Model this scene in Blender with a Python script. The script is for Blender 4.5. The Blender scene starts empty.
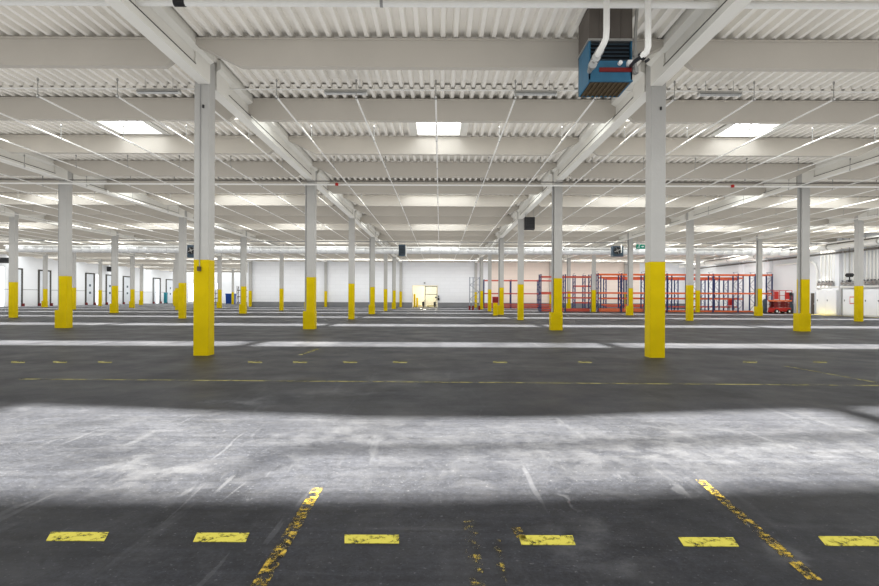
import bpy, math, random
from mathutils import Vector, Matrix
random.seed(7)
S = bpy.context.scene
COL = S.collection
F, H, HY, CX = 541.0, 1.55, 297.7, 440.0        # focal length in px, eye height, horizon row, vanishing column
CB = -0.28                                      # centre of the central bay
ROW0, BAY = 14.4, 12.0
LINES = [CB - 6 - 12*k for k in range(5)][::-1] + [CB + 6 + 12*k for k in range(3)]   # column lines
XL, XR = -62.0, 39.3                            # side walls
YB, YB2, YF = 86.8, 128.0, -9.0                 # back walls, wall behind the viewer
XN = LINES[2] - 0.35                            # corner of the recess on the left (x about -30.6)
ZB, ZT, ZD = 7.16, 7.84, 7.86                             # soffit and top of beams

def unroll(px, py):
    a = 0.0045; dx, dy = px - 439.5, py - 293.0
    return 439.5 + dx*math.cos(a) + dy*math.sin(a), 293.0 - dx*math.sin(a) + dy*math.cos(a)
def at(px, py, d):                              # pixel of the photograph at depth d -> point
    x, y = unroll(px, py)
    return Vector(((x - CX)*d/F, d, H + (HY - y)*d/F))
def flo(px, py):                                # pixel on the floor -> (x, y)
    x, y = unroll(px, py); d = F*H/(y - HY)
    return Vector(((x - CX)*d/F, d, 0))
def side(px, py, X):                            # pixel on a side wall x = X
    x, y = unroll(px, py); d = F*X/(x - CX)
    return Vector((X, d, H + (HY - y)*d/F))

# ------------------------------------------------------------------ materials
def new_mat(name):
    m = bpy.data.materials.new(name); m.use_nodes = True
    nt = m.node_tree
    return m, nt, nt.nodes['Principled BSDF']
def nd(nt, t, **kw):
    n = nt.nodes.new(t)
    for k, v in kw.items(): setattr(n, k, v)
    return n
def paint(name, c, rough=.6, var=.10, scale=1.5, spec=.3, bump=.0, metal=0., c2=None, detail=5):
    m, nt, b = new_mat(name)
    tc = nd(nt, 'ShaderNodeTexCoord')
    n = nd(nt, 'ShaderNodeTexNoise'); n.inputs['Scale'].default_value = scale; n.inputs['Detail'].default_value = detail
    nt.links.new(tc.outputs['Object'], n.inputs['Vector'])
    r = nd(nt, 'ShaderNodeValToRGB')
    r.color_ramp.elements[0].position = .3; r.color_ramp.elements[1].position = .75
    lo = c2 if c2 else tuple(x*(1-var) for x in c)
    r.color_ramp.elements[0].color = (*lo, 1); r.color_ramp.elements[1].color = (*c, 1)
    nt.links.new(n.outputs['Fac'], r.inputs['Fac']); nt.links.new(r.outputs['Color'], b.inputs['Base Color'])
    b.inputs['Roughness'].default_value = rough; b.inputs['Specular IOR Level'].default_value = spec
    b.inputs['Metallic'].default_value = metal
    if bump:
        bp = nd(nt, 'ShaderNodeBump'); bp.inputs['Strength'].default_value = bump; bp.inputs['Distance'].default_value = .02
        n2 = nd(nt, 'ShaderNodeTexNoise'); n2.inputs['Scale'].default_value = scale*12
        nt.links.new(tc.outputs['Object'], n2.inputs['Vector'])
        nt.links.new(n2.outputs['Fac'], bp.inputs['Height']); nt.links.new(bp.outputs['Normal'], b.inputs['Normal'])
    return m
def glow(name, c, s):
    m, nt, b = new_mat(name)
    b.inputs['Base Color'].default_value = (.8, .8, .8, 1)
    b.inputs['Emission Color'].default_value = (*c, 1); b.inputs['Emission Strength'].default_value = s
    return m

M = {}
M['deck'] = paint('deck paint', (.88, .845, .775), .55, .10, .5, .3)
M['beam'] = paint('beam paint', (.50, .465, .41), .7, .08, .6, .2, .15)
M['girder'] = paint('girder paint', (.74, .72, .66), .7, .08, .8, .2, .15)
M['column'] = paint('column paint', (.44, .432, .41), .6, .10, 1.2, .3, .2)
M['yellow'] = paint('yellow paint', (.60, .445, .0), .5, .16, 2.0, .18, .1)
M['yellow_line'] = paint('yellow line paint', (.36, .28, .02), .6, .25, 6, .2)
M['white_pipe'] = paint('white pipe paint', (.80, .79, .75), .45, .06, 3, .4)
M['grey_pipe'] = paint('grey pipe', (.33, .33, .32), .5, .15, 3, .4)
M['dark'] = paint('dark metal', (.030, .030, .032), .5, .3, 4, .4)
M['tray'] = paint('cable tray', (.16, .15, .135), .6, .2, 4, .2)
M['dark_strip'] = paint('dark strip', (.10, .095, .085), .9, .2, 4, .1)
M['galv'] = paint('galvanised duct', (.84, .84, .83), .35, .14, 2.5, .5, 0, .35)
M['blue'] = paint('blue casing', (.035, .15, .26), .45, .25, 3, .4)
M['slate'] = paint('slate blue casing', (.06, .09, .12), .45, .25, 3, .4)
M['brown'] = paint('brown duct', (.12, .105, .092), .6, .2, 2, .3)
M['rust'] = paint('brown grille', (.12, .09, .055), .8, .4, 8, .2)
M['red'] = paint('red paint', (.46, .025, .02), .4, .2, 3, .4)
M['darkred'] = paint('dark red paint', (.20, .02, .02), .5, .2, 3, .3)
M['orange'] = paint('orange beam paint', (.72, .15, .05), .45, .15, 2, .4)
M['redbeam'] = paint('red beam paint', (.52, .09, .06), .45, .15, 2, .4)
M['navy'] = paint('blue upright paint', (.018, .034, .12), .45, .2, 3, .4)
M['greyframe'] = paint('grey upright paint', (.30, .32, .36), .45, .2, 3, .4)
M['bluebin'] = paint('blue container', (.01, .06, .30), .4, .2, 2, .4)
M['green'] = paint('green sign', (.01, .30, .20), .4, .1, 2, .3)
M['sign_white'] = paint('sign white', (.85, .85, .85), .5, .02, 2, .3)
M['sign_red'] = paint('sign red', (.62, .18, .16), .5, .05, 2, .3)
M['skirt'] = paint('grey wall base', (.23, .235, .245), .6, .15, .8, .3)
M['cabinet'] = paint('white cabinet', (.84, .85, .87), .45, .04, 1.2, .35)
M['doorskin'] = paint('door skin', (.70, .73, .76), .5, .06, 1.0, .3)
M['tyre'] = paint('tyre rubber', (.025, .025, .025), .8, .2, 5, .2)
M['teal'] = paint('teal plastic', (.02, .22, .27), .5, .15, 2, .3)
M['warmwall'] = paint('room wall', (.86, .80, .64), .7, .06, 1, .2)
M['steel'] = paint('brushed steel', (.45, .45, .44), .35, .1, 4, .5, 0, .7)
M['sky_pane'] = glow('rooflight pane', (.90, .95, 1.0), 7.0)
M['day_pane'] = glow('daylight behind glass', (.95, .98, 1.0), 1.4)
M['tube'] = paint('lamp tube', (.75, .75, .73), .3, .02, 2, .4)

def block_wall(name, c, bw=1.6, bh=.6, dark=.90):
    m, nt, b = new_mat(name)
    tc = nd(nt, 'ShaderNodeTexCoord'); mp = nd(nt, 'ShaderNodeMapping'); mp.inputs['Rotation'].default_value = (math.pi/2, 0, 0)
    br = nd(nt, 'ShaderNodeTexBrick'); br.inputs['Scale'].default_value = 1
    br.inputs['Color1'].default_value = (*c, 1); br.inputs['Color2'].default_value = (*[x*.97 for x in c], 1)
    br.inputs['Mortar'].default_value = (*[x*dark for x in c], 1)
    br.inputs['Mortar Size'].default_value = .02; br.inputs['Brick Width'].default_value = bw; br.inputs['Row Height'].default_value = bh
    nt.links.new(tc.outputs['Object'], mp.inputs['Vector']); nt.links.new(mp.outputs['Vector'], br.inputs['Vector'])
    nt.links.new(br.outputs['Color'], b.inputs['Base Color']); b.inputs['Roughness'].default_value = .6
    return m
M['wall'] = block_wall('white block wall', (.80, .81, .83))
M['wall_warm_lit'] = block_wall('block wall tinted by warm light', (.80, .70, .62))  # peach tint of warm light put into the block colour
M['wall_side'] = paint('side wall paint', (.78, .79, .80), .6, .05, .4, .25)

def floor_mat():
    m, nt, b = new_mat('worn concrete floor')
    L = nt.links.new
    tc = nd(nt, 'ShaderNodeTexCoord')
    def noise(scale, detail=6, rough=.6, dist=0., stretch=None, rot=0):
        n = nd(nt, 'ShaderNodeTexNoise'); n.inputs['Scale'].default_value = scale
        n.inputs['Detail'].default_value = detail; n.inputs['Roughness'].default_value = rough; n.inputs['Distortion'].default_value = dist
        if stretch:
            mp = nd(nt, 'ShaderNodeMapping'); mp.inputs['Scale'].default_value = stretch; mp.inputs['Rotation'].default_value = (0, 0, rot)
            L(tc.outputs['Object'], mp.inputs['Vector']); L(mp.outputs['Vector'], n.inputs['Vector'])
        else: L(tc.outputs['Object'], n.inputs['Vector'])
        return n.outputs['Fac']
    def ramp(v, p0, p1, c0=(0, 0, 0, 1), c1=(1, 1, 1, 1)):
        r = nd(nt, 'ShaderNodeValToRGB'); r.color_ramp.elements[0].position = p0; r.color_ramp.elements[1].position = p1
        r.color_ramp.elements[0].color = c0; r.color_ramp.elements[1].color = c1
        L(v, r.inputs['Fac']); return r.outputs['Color']
    def mix(f, a, c, mode='MIX', k=None):
        x = nd(nt, 'ShaderNodeMix', data_type='RGBA', blend_type=mode)
        if k is None: L(f, x.inputs[0])
        else: x.inputs[0].default_value = k
        for s, v in ((6, a), (7, c)):
            if isinstance(v, tuple): x.inputs[s].default_value = v
            else: L(v, x.inputs[s])
        return x.outputs[2]
    def mul(a, k):
        x = nd(nt, 'ShaderNodeMath', operation='MULTIPLY'); L(a, x.inputs[0])
        if isinstance(k, float): x.inputs[1].default_value = k
        else: L(k, x.inputs[1])
        return x.outputs[0]
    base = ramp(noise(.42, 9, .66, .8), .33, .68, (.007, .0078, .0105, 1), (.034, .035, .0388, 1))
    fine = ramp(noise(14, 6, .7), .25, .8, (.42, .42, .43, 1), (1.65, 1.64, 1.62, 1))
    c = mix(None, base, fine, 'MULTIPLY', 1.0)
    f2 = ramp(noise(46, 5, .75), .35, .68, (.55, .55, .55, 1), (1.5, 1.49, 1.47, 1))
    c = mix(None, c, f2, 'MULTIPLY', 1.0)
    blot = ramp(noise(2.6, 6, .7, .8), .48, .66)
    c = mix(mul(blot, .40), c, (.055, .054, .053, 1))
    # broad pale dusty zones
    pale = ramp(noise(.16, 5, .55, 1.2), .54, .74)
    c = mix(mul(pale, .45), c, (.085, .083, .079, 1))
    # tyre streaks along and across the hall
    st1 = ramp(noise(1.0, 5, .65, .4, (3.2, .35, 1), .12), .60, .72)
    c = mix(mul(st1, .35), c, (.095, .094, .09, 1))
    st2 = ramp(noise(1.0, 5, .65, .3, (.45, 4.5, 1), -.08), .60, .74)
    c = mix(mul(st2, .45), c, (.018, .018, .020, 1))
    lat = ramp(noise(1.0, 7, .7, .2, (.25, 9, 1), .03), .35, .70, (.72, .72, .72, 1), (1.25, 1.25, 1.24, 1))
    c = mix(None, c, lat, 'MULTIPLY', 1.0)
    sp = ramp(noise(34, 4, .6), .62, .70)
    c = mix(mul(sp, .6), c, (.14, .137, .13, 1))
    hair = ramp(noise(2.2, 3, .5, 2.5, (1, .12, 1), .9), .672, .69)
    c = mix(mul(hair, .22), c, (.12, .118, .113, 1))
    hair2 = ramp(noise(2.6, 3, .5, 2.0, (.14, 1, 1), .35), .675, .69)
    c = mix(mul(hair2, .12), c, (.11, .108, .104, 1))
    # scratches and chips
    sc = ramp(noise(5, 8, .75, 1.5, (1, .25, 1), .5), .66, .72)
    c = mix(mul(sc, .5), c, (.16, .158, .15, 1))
    # chalky stains and broad pale patches at fixed spots (x, y, half-sizes, strength)
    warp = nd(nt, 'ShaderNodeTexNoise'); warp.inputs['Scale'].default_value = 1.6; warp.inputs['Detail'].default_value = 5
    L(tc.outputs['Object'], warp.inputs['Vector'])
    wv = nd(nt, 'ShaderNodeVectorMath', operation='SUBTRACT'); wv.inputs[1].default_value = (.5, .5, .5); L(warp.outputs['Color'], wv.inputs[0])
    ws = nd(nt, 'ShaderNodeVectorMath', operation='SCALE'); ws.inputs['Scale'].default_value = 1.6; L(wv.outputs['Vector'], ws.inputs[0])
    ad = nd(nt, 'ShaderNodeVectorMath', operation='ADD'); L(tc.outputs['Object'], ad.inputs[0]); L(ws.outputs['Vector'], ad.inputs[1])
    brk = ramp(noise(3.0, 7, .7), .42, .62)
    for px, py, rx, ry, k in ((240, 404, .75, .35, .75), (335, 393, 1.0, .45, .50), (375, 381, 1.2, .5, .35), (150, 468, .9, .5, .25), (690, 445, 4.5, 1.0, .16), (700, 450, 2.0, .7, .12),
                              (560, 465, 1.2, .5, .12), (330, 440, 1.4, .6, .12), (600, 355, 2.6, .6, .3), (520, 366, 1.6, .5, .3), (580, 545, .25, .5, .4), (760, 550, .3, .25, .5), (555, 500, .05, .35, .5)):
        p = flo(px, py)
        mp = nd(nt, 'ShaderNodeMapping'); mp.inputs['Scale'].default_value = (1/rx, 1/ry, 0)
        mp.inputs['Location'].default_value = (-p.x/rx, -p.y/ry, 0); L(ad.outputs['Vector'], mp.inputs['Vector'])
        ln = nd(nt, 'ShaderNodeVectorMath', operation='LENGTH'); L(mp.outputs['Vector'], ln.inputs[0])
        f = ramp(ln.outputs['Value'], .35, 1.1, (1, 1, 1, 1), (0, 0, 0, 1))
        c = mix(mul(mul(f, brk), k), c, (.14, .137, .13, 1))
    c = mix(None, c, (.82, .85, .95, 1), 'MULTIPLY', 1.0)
    L(c, b.inputs['Base Color'])
    rr = ramp(noise(.8, 5), .3, .7, (.42, .42, .42, 1), (.60, .60, .60, 1)); L(rr, b.inputs['Roughness'])
    b.inputs['Specular IOR Level'].default_value = .25
    bp = nd(nt, 'ShaderNodeBump'); bp.inputs['Strength'].default_value = .12; bp.inputs['Distance'].default_value = .01
    L(noise(9, 6, .7), bp.inputs['Height']); L(bp.outputs['Normal'], b.inputs['Normal'])
    return m
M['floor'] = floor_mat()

def worn_paint(name, c, lo, hi, scale=9):        # paint scuffed away in flakes
    m, nt, b = new_mat(name)
    tc = nd(nt, 'ShaderNodeTexCoord'); n = nd(nt, 'ShaderNodeTexNoise'); n.inputs['Scale'].default_value = scale
    n.inputs['Detail'].default_value = 8; n.inputs['Roughness'].default_value = .72
    nt.links.new(tc.outputs['Object'], n.inputs['Vector'])
    r = nd(nt, 'ShaderNodeValToRGB'); r.color_ramp.elements[0].position = lo; r.color_ramp.elements[1].position = hi
    nt.links.new(n.outputs['Fac'], r.inputs['Fac']); nt.links.new(r.outputs['Color'], b.inputs['Alpha'])
    b.inputs['Base Color'].default_value = (*c, 1); b.inputs['Roughness'].default_value = .7; b.inputs['Specular IOR Level'].default_value = .2
    return m
M['worn'] = worn_paint('scuffed yellow paint', (.44, .31, .05), .47, .60, 13)
M['very_worn'] = worn_paint('mostly scuffed yellow paint', (.42, .32, .06), .53, .65, 10)
M['faint'] = worn_paint('faint line paint', (.27, .24, .08), .42, .54, 4)
M['dash'] = worn_paint('yellow dash paint', (.50, .44, .07), .36, .50, 14)

def glass():
    m = bpy.data.materials.new('clear glazing'); m.use_nodes = True; nt = m.node_tree; nt.nodes.clear()
    o = nd(nt, 'ShaderNodeOutputMaterial'); t = nd(nt, 'ShaderNodeBsdfTransparent'); g = nd(nt, 'ShaderNodeBsdfGlossy')
    t.inputs['Color'].default_value = (.95, .97, .97, 1); g.inputs['Roughness'].default_value = .1
    x = nd(nt, 'ShaderNodeMixShader'); x.inputs['Fac'].default_value = .06
    nt.links.new(t.outputs[0], x.inputs[1]); nt.links.new(g.outputs[0], x.inputs[2]); nt.links.new(x.outputs[0], o.inputs['Surface'])
    return m
M['glass'] = glass()

# ------------------------------------------------------------------ mesh helpers
class MB:
    def __init__(s): s.v, s.f, s.sm = [], [], []
    def add(s, vs, fs, smooth=False):
        b = len(s.v); s.v += [tuple(v) for v in vs]; s.f += [tuple(i+b for i in f) for f in fs]; s.sm += [smooth]*len(fs); return s
    def box(s, x0, x1, y0, y1, z0, z1):
        v = [(x, y, z) for z in (z0, z1) for y in (y0, y1) for x in (x0, x1)]
        return s.add(v, [(0, 2, 3, 1), (4, 5, 7, 6), (0, 1, 5, 4), (2, 6, 7, 3), (0, 4, 6, 2), (1, 3, 7, 5)])
    def cbox(s, x0, x1, y0, y1, z0, z1, c):      # box with chamfered upright edges
        p = [(x0+c, y0), (x1-c, y0), (x1, y0+c), (x1, y1-c), (x1-c, y1), (x0+c, y1), (x0, y1-c), (x0, y0+c)]
        v = [(x, y, z0) for x, y in p] + [(x, y, z1) for x, y in p]
        return s.add(v, [tuple(range(8))[::-1], tuple(range(8, 16))] + [(i, (i+1) % 8, 8+(i+1) % 8, 8+i) for i in range(8)])
    def prism(s, poly, a0, a1, axis='x'):        # polygon in the plane across axis, drawn from a0 to a1
        n = len(poly)
        def mk(a, u, w): return (a, u, w) if axis == 'x' else ((u, a, w) if axis == 'y' else (u, w, a))
        v = [mk(a0, *p) for p in poly] + [mk(a1, *p) for p in poly]
        return s.add(v, [tuple(range(n))[::-1], tuple(range(n, 2*n))] + [(i, (i+1) % n, n+(i+1) % n, n+i) for i in range(n)])
    def tube(s, pts, r, n=10, caps=True):
        pts = [Vector(p) for p in pts]; rings = []
        up = None
        for i, p in enumerate(pts):
            t = (pts[min(i+1, len(pts)-1)] - pts[max(i-1, 0)]).normalized()
            if up is None: up = Vector((0, 0, 1)) if abs(t.z) < .9 else Vector((1, 0, 0))
            a = (up - t*up.dot(t)).normalized(); c = t.cross(a); up = a
            rr = r[i] if isinstance(r, (list, tuple)) else r
            rings.append([p + a*rr*math.cos(2*math.pi*k/n) + c*rr*math.sin(2*math.pi*k/n) for k in range(n)])
        v = [q for R in rings for q in R]
        f = [(i*n+k, i*n+(k+1) % n, (i+1)*n+(k+1) % n, (i+1)*n+k) for i in range(len(pts)-1) for k in range(n)]
        s.add(v, f, True)
        if caps:
            m = len(pts)-1
            s.add(rings[0], [tuple(range(n))[::-1]]); s.add(rings[m], [tuple(range(n))])
        return s
    def bar(s, p, q, w, h=None):                 # square bar between two points
        p, q = Vector(p), Vector(q); t = (q-p).normalized(); h = h or w
        u = Vector((0, 0, 1)) if abs(t.z) < .9 else Vector((0, 1, 0))
        a = t.cross(u).normalized()*w/2; b = a.cross(t).normalized()*h/2
        v = [e + i*a + j*b for e in (p, q) for i, j in ((-1, -1), (1, -1), (1, 1), (-1, 1))]
        return s.add(v, [(0, 3, 2, 1), (4, 5, 6, 7)] + [(i, (i+1) % 4, 4+(i+1) % 4, 4+i) for i in range(4)])
    def mesh(s, name):
        me = bpy.data.meshes.new(name); me.from_pydata(s.v, [], s.f); me.update()
        me.polygons.foreach_set('use_smooth', s.sm); return me
    def build(s, name, mat, parent=None, loc=(0, 0, 0)):
        me = s.mesh(name); me.materials.append(M[mat] if isinstance(mat, str) else mat)
        o = bpy.data.objects.new(name, me); COL.objects.link(o); o.location = loc
        if parent: o.parent = parent
        return o
def tag(o, label=None, cat=None, group=None, kind=None):
    if label: o['label'] = label
    if cat: o['category'] = cat
    if group: o['group'] = group
    if kind: o['kind'] = kind
    return o
def empty(name, loc, label, cat, group=None, kind=None, rz=0):
    o = bpy.data.objects.new(name, None); COL.objects.link(o); o.location = loc; o.rotation_euler.z = rz
    o.empty_display_size = .3
    return tag(o, label, cat, group, kind)
KIDS = {}
def copy_tree(o, parent=None):
    c = o.copy(); COL.objects.link(c)
    if parent: c.parent = parent
    for ch in list(o.children): copy_tree(ch, c)
    return c
def struct(o, label=None, cat=None, group=None): return tag(o, label, cat, group, 'structure')
ORD = ['zeroth', 'first', 'second', 'third', 'fourth', 'fifth', 'sixth', 'seventh', 'eighth', 'ninth', 'tenth', 'eleventh', 'twelfth', 'thirteenth', 'fourteenth',
       'fifteenth', 'sixteenth', 'seventeenth', 'eighteenth', 'nineteenth', 'twentieth']
def ordn(n):
    if n <= 20: return ORD[n]
    t = {2: 'twenty', 3: 'thirty'}[n//10]
    return t + '-' + ORD[n % 10] if n % 10 else {2: 'twentieth', 3: 'thirtieth'}[n//10]
def line_pos(i):                                 # how a column line is named
    k = i - 5
    return f'{ORD[k+1]} line right of the central aisle' if k >= 0 else f'{ORD[-k]} line left of the central aisle'
def bay_pos(i):                                  # bay between line i and i+1; 4 is the central one
    k = i - 4
    if k == 0: return 'central bay'
    return f'{ORD[abs(k)]} bay {"right" if k > 0 else "left"} of the central bay'
ENDS = [XL] + LINES[:0]
def bay_x(i): return (LINES[i] if i >= 0 else XL), (LINES[i+1] if i+1 < len(LINES) else XR)

# ------------------------------------------------------------------ shell
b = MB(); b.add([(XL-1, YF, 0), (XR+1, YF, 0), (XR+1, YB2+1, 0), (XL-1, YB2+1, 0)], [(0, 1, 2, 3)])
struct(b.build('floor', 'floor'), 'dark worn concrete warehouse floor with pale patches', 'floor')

PITCH = .308
def deck_piece(mb, x0, x1, ya, yb, z=ZD, dep=.125):
    prof = ((0, 0), (.30, 0), (.42, dep), (.86, dep))
    def hgt(x):
        t = (x/PITCH) % 1.0; q = prof + ((1, 0),)
        for (a, h), (c, g) in zip(q, q[1:]):
            if a <= t <= c: return h + (g-h)*(t-a)/(c-a)
        return 0
    xs = [(x0, hgt(x0))]
    for k in range(int(math.floor(x0/PITCH)), int(math.ceil(x1/PITCH))+1):
        for t, h in prof:
            x = (k+t)*PITCH
            if x0+1e-4 < x < x1-1e-4: xs.append((x, h))
    xs += [(x1, hgt(x1))]
    fy = lambda g, x: g(x) if callable(g) else g
    v = [(x, fy(ya, x), z+h) for x, h in xs] + [(x, fy(yb, x), z+h) for x, h in xs]
    m = len(xs)
    mb.add(v, [(i, m+i, m+i+1, i+1) for i in range(m-1)])
SKY0, SKY1, SKYW = 19.35, 21.02, .86             # opening of the small rooflights (first row), half width
ST0, ST1 = 17.42, 19.24                          # unseen slot added behind the beam for the floor sun bands (first row)
def lerp(x, pts):
    if x <= pts[0][0]: return pts[0][1]
    for (a, p), (c, q) in zip(pts, pts[1:]):
        if x <= c: return p + (q-p)*(x-a)/(c-a)
    return pts[-1][1]
sty1 = lambda k: ST1+BAY*k + (.72 if k else 0)
sky0 = lambda k: SKY0+BAY*k + (.70 if k else 0)
skw = lambda k: SKYW if k == 0 else 2.1
near0 = lambda x: lerp(x, [(-62, 4.6), (-6.4, 4.55), (0, 4.65), (6.3, 5.20), (12, 5.6), (40, 5.6)])  # edges of an added overhead slot, bent to shape the nearest sun band
near1 = lambda x: lerp(x, [(-12, 8.7), (-6.4, 8.2), (-1, 7.35), (1, 7.35), (6.3, 8.2), (12, 8.6)])
deck = MB()
X0, X1 = XL-.5, XR+.5
deck_piece(deck, X0, X1, YF, near0)
deck_piece(deck, X0, X1, near1, ST0)
lip = MB()
nrow = {}
for k in range(10):
    y0 = BAY*k
    xmax = X1 if y0 + 24 < YB + 6 else XN
    yend = min(ST0+y0+BAY, (YB+.3 if xmax == X1 else YB2+.3))
    a, c = sty1(k), sky0(k)
    if a > (YB if xmax == X1 else YB2): break
    deck_piece(deck, X0, xmax, a, c)
    prev = X0
    cuts = []
    for i in range(-1, 8):
        cx = CB + .2 + 11.5*(i-4)
        if XL+1.5 < cx < min(xmax, XR)-1.5: cuts.append(cx)
    for cx in cuts + [None]:
        e = xmax if cx is None else cx - skw(k)
        deck_piece(deck, prev, e, c, SKY1+y0)
        if cx is not None: prev = cx + skw(k)
    nrow[k] = cuts
    if yend < (YB if xmax == X1 else YB2):
        deck_piece(deck, X0, xmax, SKY1+y0, yend)
    else: deck_piece(deck, X0, xmax, SKY1+y0, yend)
    # where the recess starts behind the main back wall
    if xmax == X1 and y0 + 36 >= YB + 6:
        deck_piece(deck, X0, XN, yend, ST0+y0+BAY)
struct(deck.build('ceiling', 'deck'), 'white corrugated metal roof deck', 'ceiling')
# lapped sheet edge between the two nearest beams
lp = MB(); deck_piece(lp, X0, X1, 16.22, 16.62, ZD-.05, .125)
struct(lp.build('trim_1', 'deck'), 'corrugated sheet lap under the roof deck', 'trim')

def kerb(y, x1):
    mb = MB(); mb.box(X0, x1, y-.02, y+.02, ZD-.01, 8.10); struct(mb.build('trim_4', 'deck'), 'upstand of an added sunlight slot', 'trim')
for k in nrow:
    xm = X1 if BAY*k + 24 < YB + 6 else XN
    kerb(ST0+BAY*k, xm); kerb(sty1(k), xm)
# walls
def wall_y(name, x0, x1, y, z1, mat, holes=(), t=.3):
    mb = MB(); xs = sorted({x0, x1, *[h[0] for h in holes], *[h[1] for h in holes]})
    for a, c in zip(xs, xs[1:]):
        h = [q for q in holes if q[0] <= a and q[1] >= c]
        if h: mb.box(a, c, y, y+t, h[0][3], z1)
        else: mb.box(a, c, y, y+t, 0, z1)
    return struct(mb.build(name, mat))
d0, d1 = at(413, 286, YB), at(437.2, 286, YB)
XW = 7.9
wall_y('wall_back', XN, XW, YB, 8.2, 'wall', [(d0.x, d1.x, 0, d0.z)])
wall_y('wall_back_right', XW, 32.0, YB, 8.2, 'wall_warm_lit')
wall_y('wall_back_corner', 32.0, XR+.3, YB, 8.2, 'wall')
mb = MB(); mb.box(XN-.3, XN, YB, YB2, 0, 8.2); struct(mb.build('wall_recess', 'wall_side'))
wall_y('wall_recess_back', XL-.3, XN, YB2, 8.2, 'wall_side')
wall_y('wall_front', XL-.3, XR+.3, YF-.3, 8.2, 'wall_side')
mb = MB(); mb.box(XL-.3, XL, YF, YB2+.3, 0, 8.2); struct(mb.build('wall_left', 'wall_side'))
mb = MB(); mb.box(XR, XR+.3, YF, YB+.3, 0, 8.2); struct(mb.build('wall_right', 'wall_side'))
mb = MB(); mb.box(XN, d0.x-.12, YB-.05, YB, 0, .78); mb.box(d1.x+.12, XR, YB-.05, YB, 0, .78); struct(mb.build('baseboard_back', 'skirt'))
# right wall pilasters and yellow floor edge line
for px in (743, 770, 839, 861.5):
    y = F*XR/(px-CX); mb = MB(); mb.box(XR-.35, XR, y-.45, y+.45, 0, 7.6); struct(mb.build('trim_2', 'cabinet'), 'white pilaster on the side wall', 'pilaster')
mb = MB(); mb.box(XR-1.35, XR-.70, 20, 68, 0, .004)
tag(mb.build('floor_line', 'yellow_line'), 'solid yellow floor line running along the foot of the right wall', 'floor line')

# beams: one per bay and depth
def beam_mesh(L, la, lb):
    mb = MB(); h = ZT-ZB; c = .42
    # long faces slightly tapered, ends cut up at the bottom corner
    def ring(y, inset): return None
    (ca, ra), (cb_, rb) = (((1.25, .60) if q else (.30, .24)) for q in (la, lb))
    prof = [(0, ra), (ca, 0), (L-cb_, 0), (L, rb), (L, h), (0, h)]
    n = len(prof); wb, wt = .09, .14
    def w(z): return wb + (wt-wb)*z/h
    v = [(x, -w(z), z) for x, z in prof] + [(x, w(z), z) for x, z in prof]
    mb.add(v, [tuple(range(n)), tuple(range(n, 2*n))[::-1]] + [(i, n+i, n+(i+1) % n, (i+1) % n) for i in range(n)])
    mb.box(.1, L-.1, -.165, .165, h-.06, h-.015)
    me = mb.mesh('ceiling_beam'); me.materials.append(M['beam']); return me
meshes = {}
BEAMS = [9.25 + 4*k for k in range(30)]
for i in range(-1, 8):
    xa, xb = bay_x(i); xa += .15; xb -= .15; L = round(xb-xa, 3)
    for k, y in enumerate(BEAMS):
        key = (L, i <= 4 and k % 3 != 2, i >= 4 and k % 3 != 2)
        if key not in meshes: meshes[key] = beam_mesh(*key)
        if y > (YB-.4 if xb > XN+1 else YB2-.4): continue
        o = bpy.data.objects.new('ceiling_beam', meshes[key]); COL.objects.link(o); o.location = (xa, y, ZB)
        struct(o, f'concrete ceiling beam, {ordn(k+1)} from the front, {bay_pos(i)}', 'beam', 'cross beams under the roof deck')

# girders along the column lines
def girder_mesh(L):
    mb = MB(); w, h = .155, 7.97-ZB
    mb.prism([(-w, 0), (w, 0), (w, .165), (.115, .172), (.115, .48), (.26, .56), (.26, h), (-.26, h), (-.26, .56), (-.115, .48), (-.115, .172), (-w, .165)], 0, L, 'y')
    for a, c in ((0, .83), (L-.83, L)): mb.box(-w, w, a, c, .10, h)
    j = MB()  # thin dark strips along the upper edge of the lower flange
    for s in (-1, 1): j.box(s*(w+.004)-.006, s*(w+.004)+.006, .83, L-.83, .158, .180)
    me = mb.mesh('roof_girder'); me.materials.append(M['girder'])
    jm = j.mesh('dark_strip'); jm.materials.append(M['dark_strip']); return me, jm
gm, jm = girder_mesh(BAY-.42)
for i, X in enumerate(LINES):
    off = .07 if X < 0 else -.07
    for r in range(-1, 10):
        y = ROW0 + BAY*r + .21
        if y + 11 > (YB+.6 if X > XN+.5 else YB2): continue
        if y < 0 and abs(X) > 8: continue
        o = bpy.data.objects.new('roof_girder', gm); COL.objects.link(o); o.location = (X+off, y, ZB-.03)
        struct(o, f'concrete roof girder, {ORD[r+2]} span from the front, {line_pos(i)}', 'girder', 'girders along the column lines')
        q = bpy.data.objects.new('dark_strip', jm); COL.objects.link(q); q.parent = o
        q['label'] = 'thin dark line'

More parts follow.
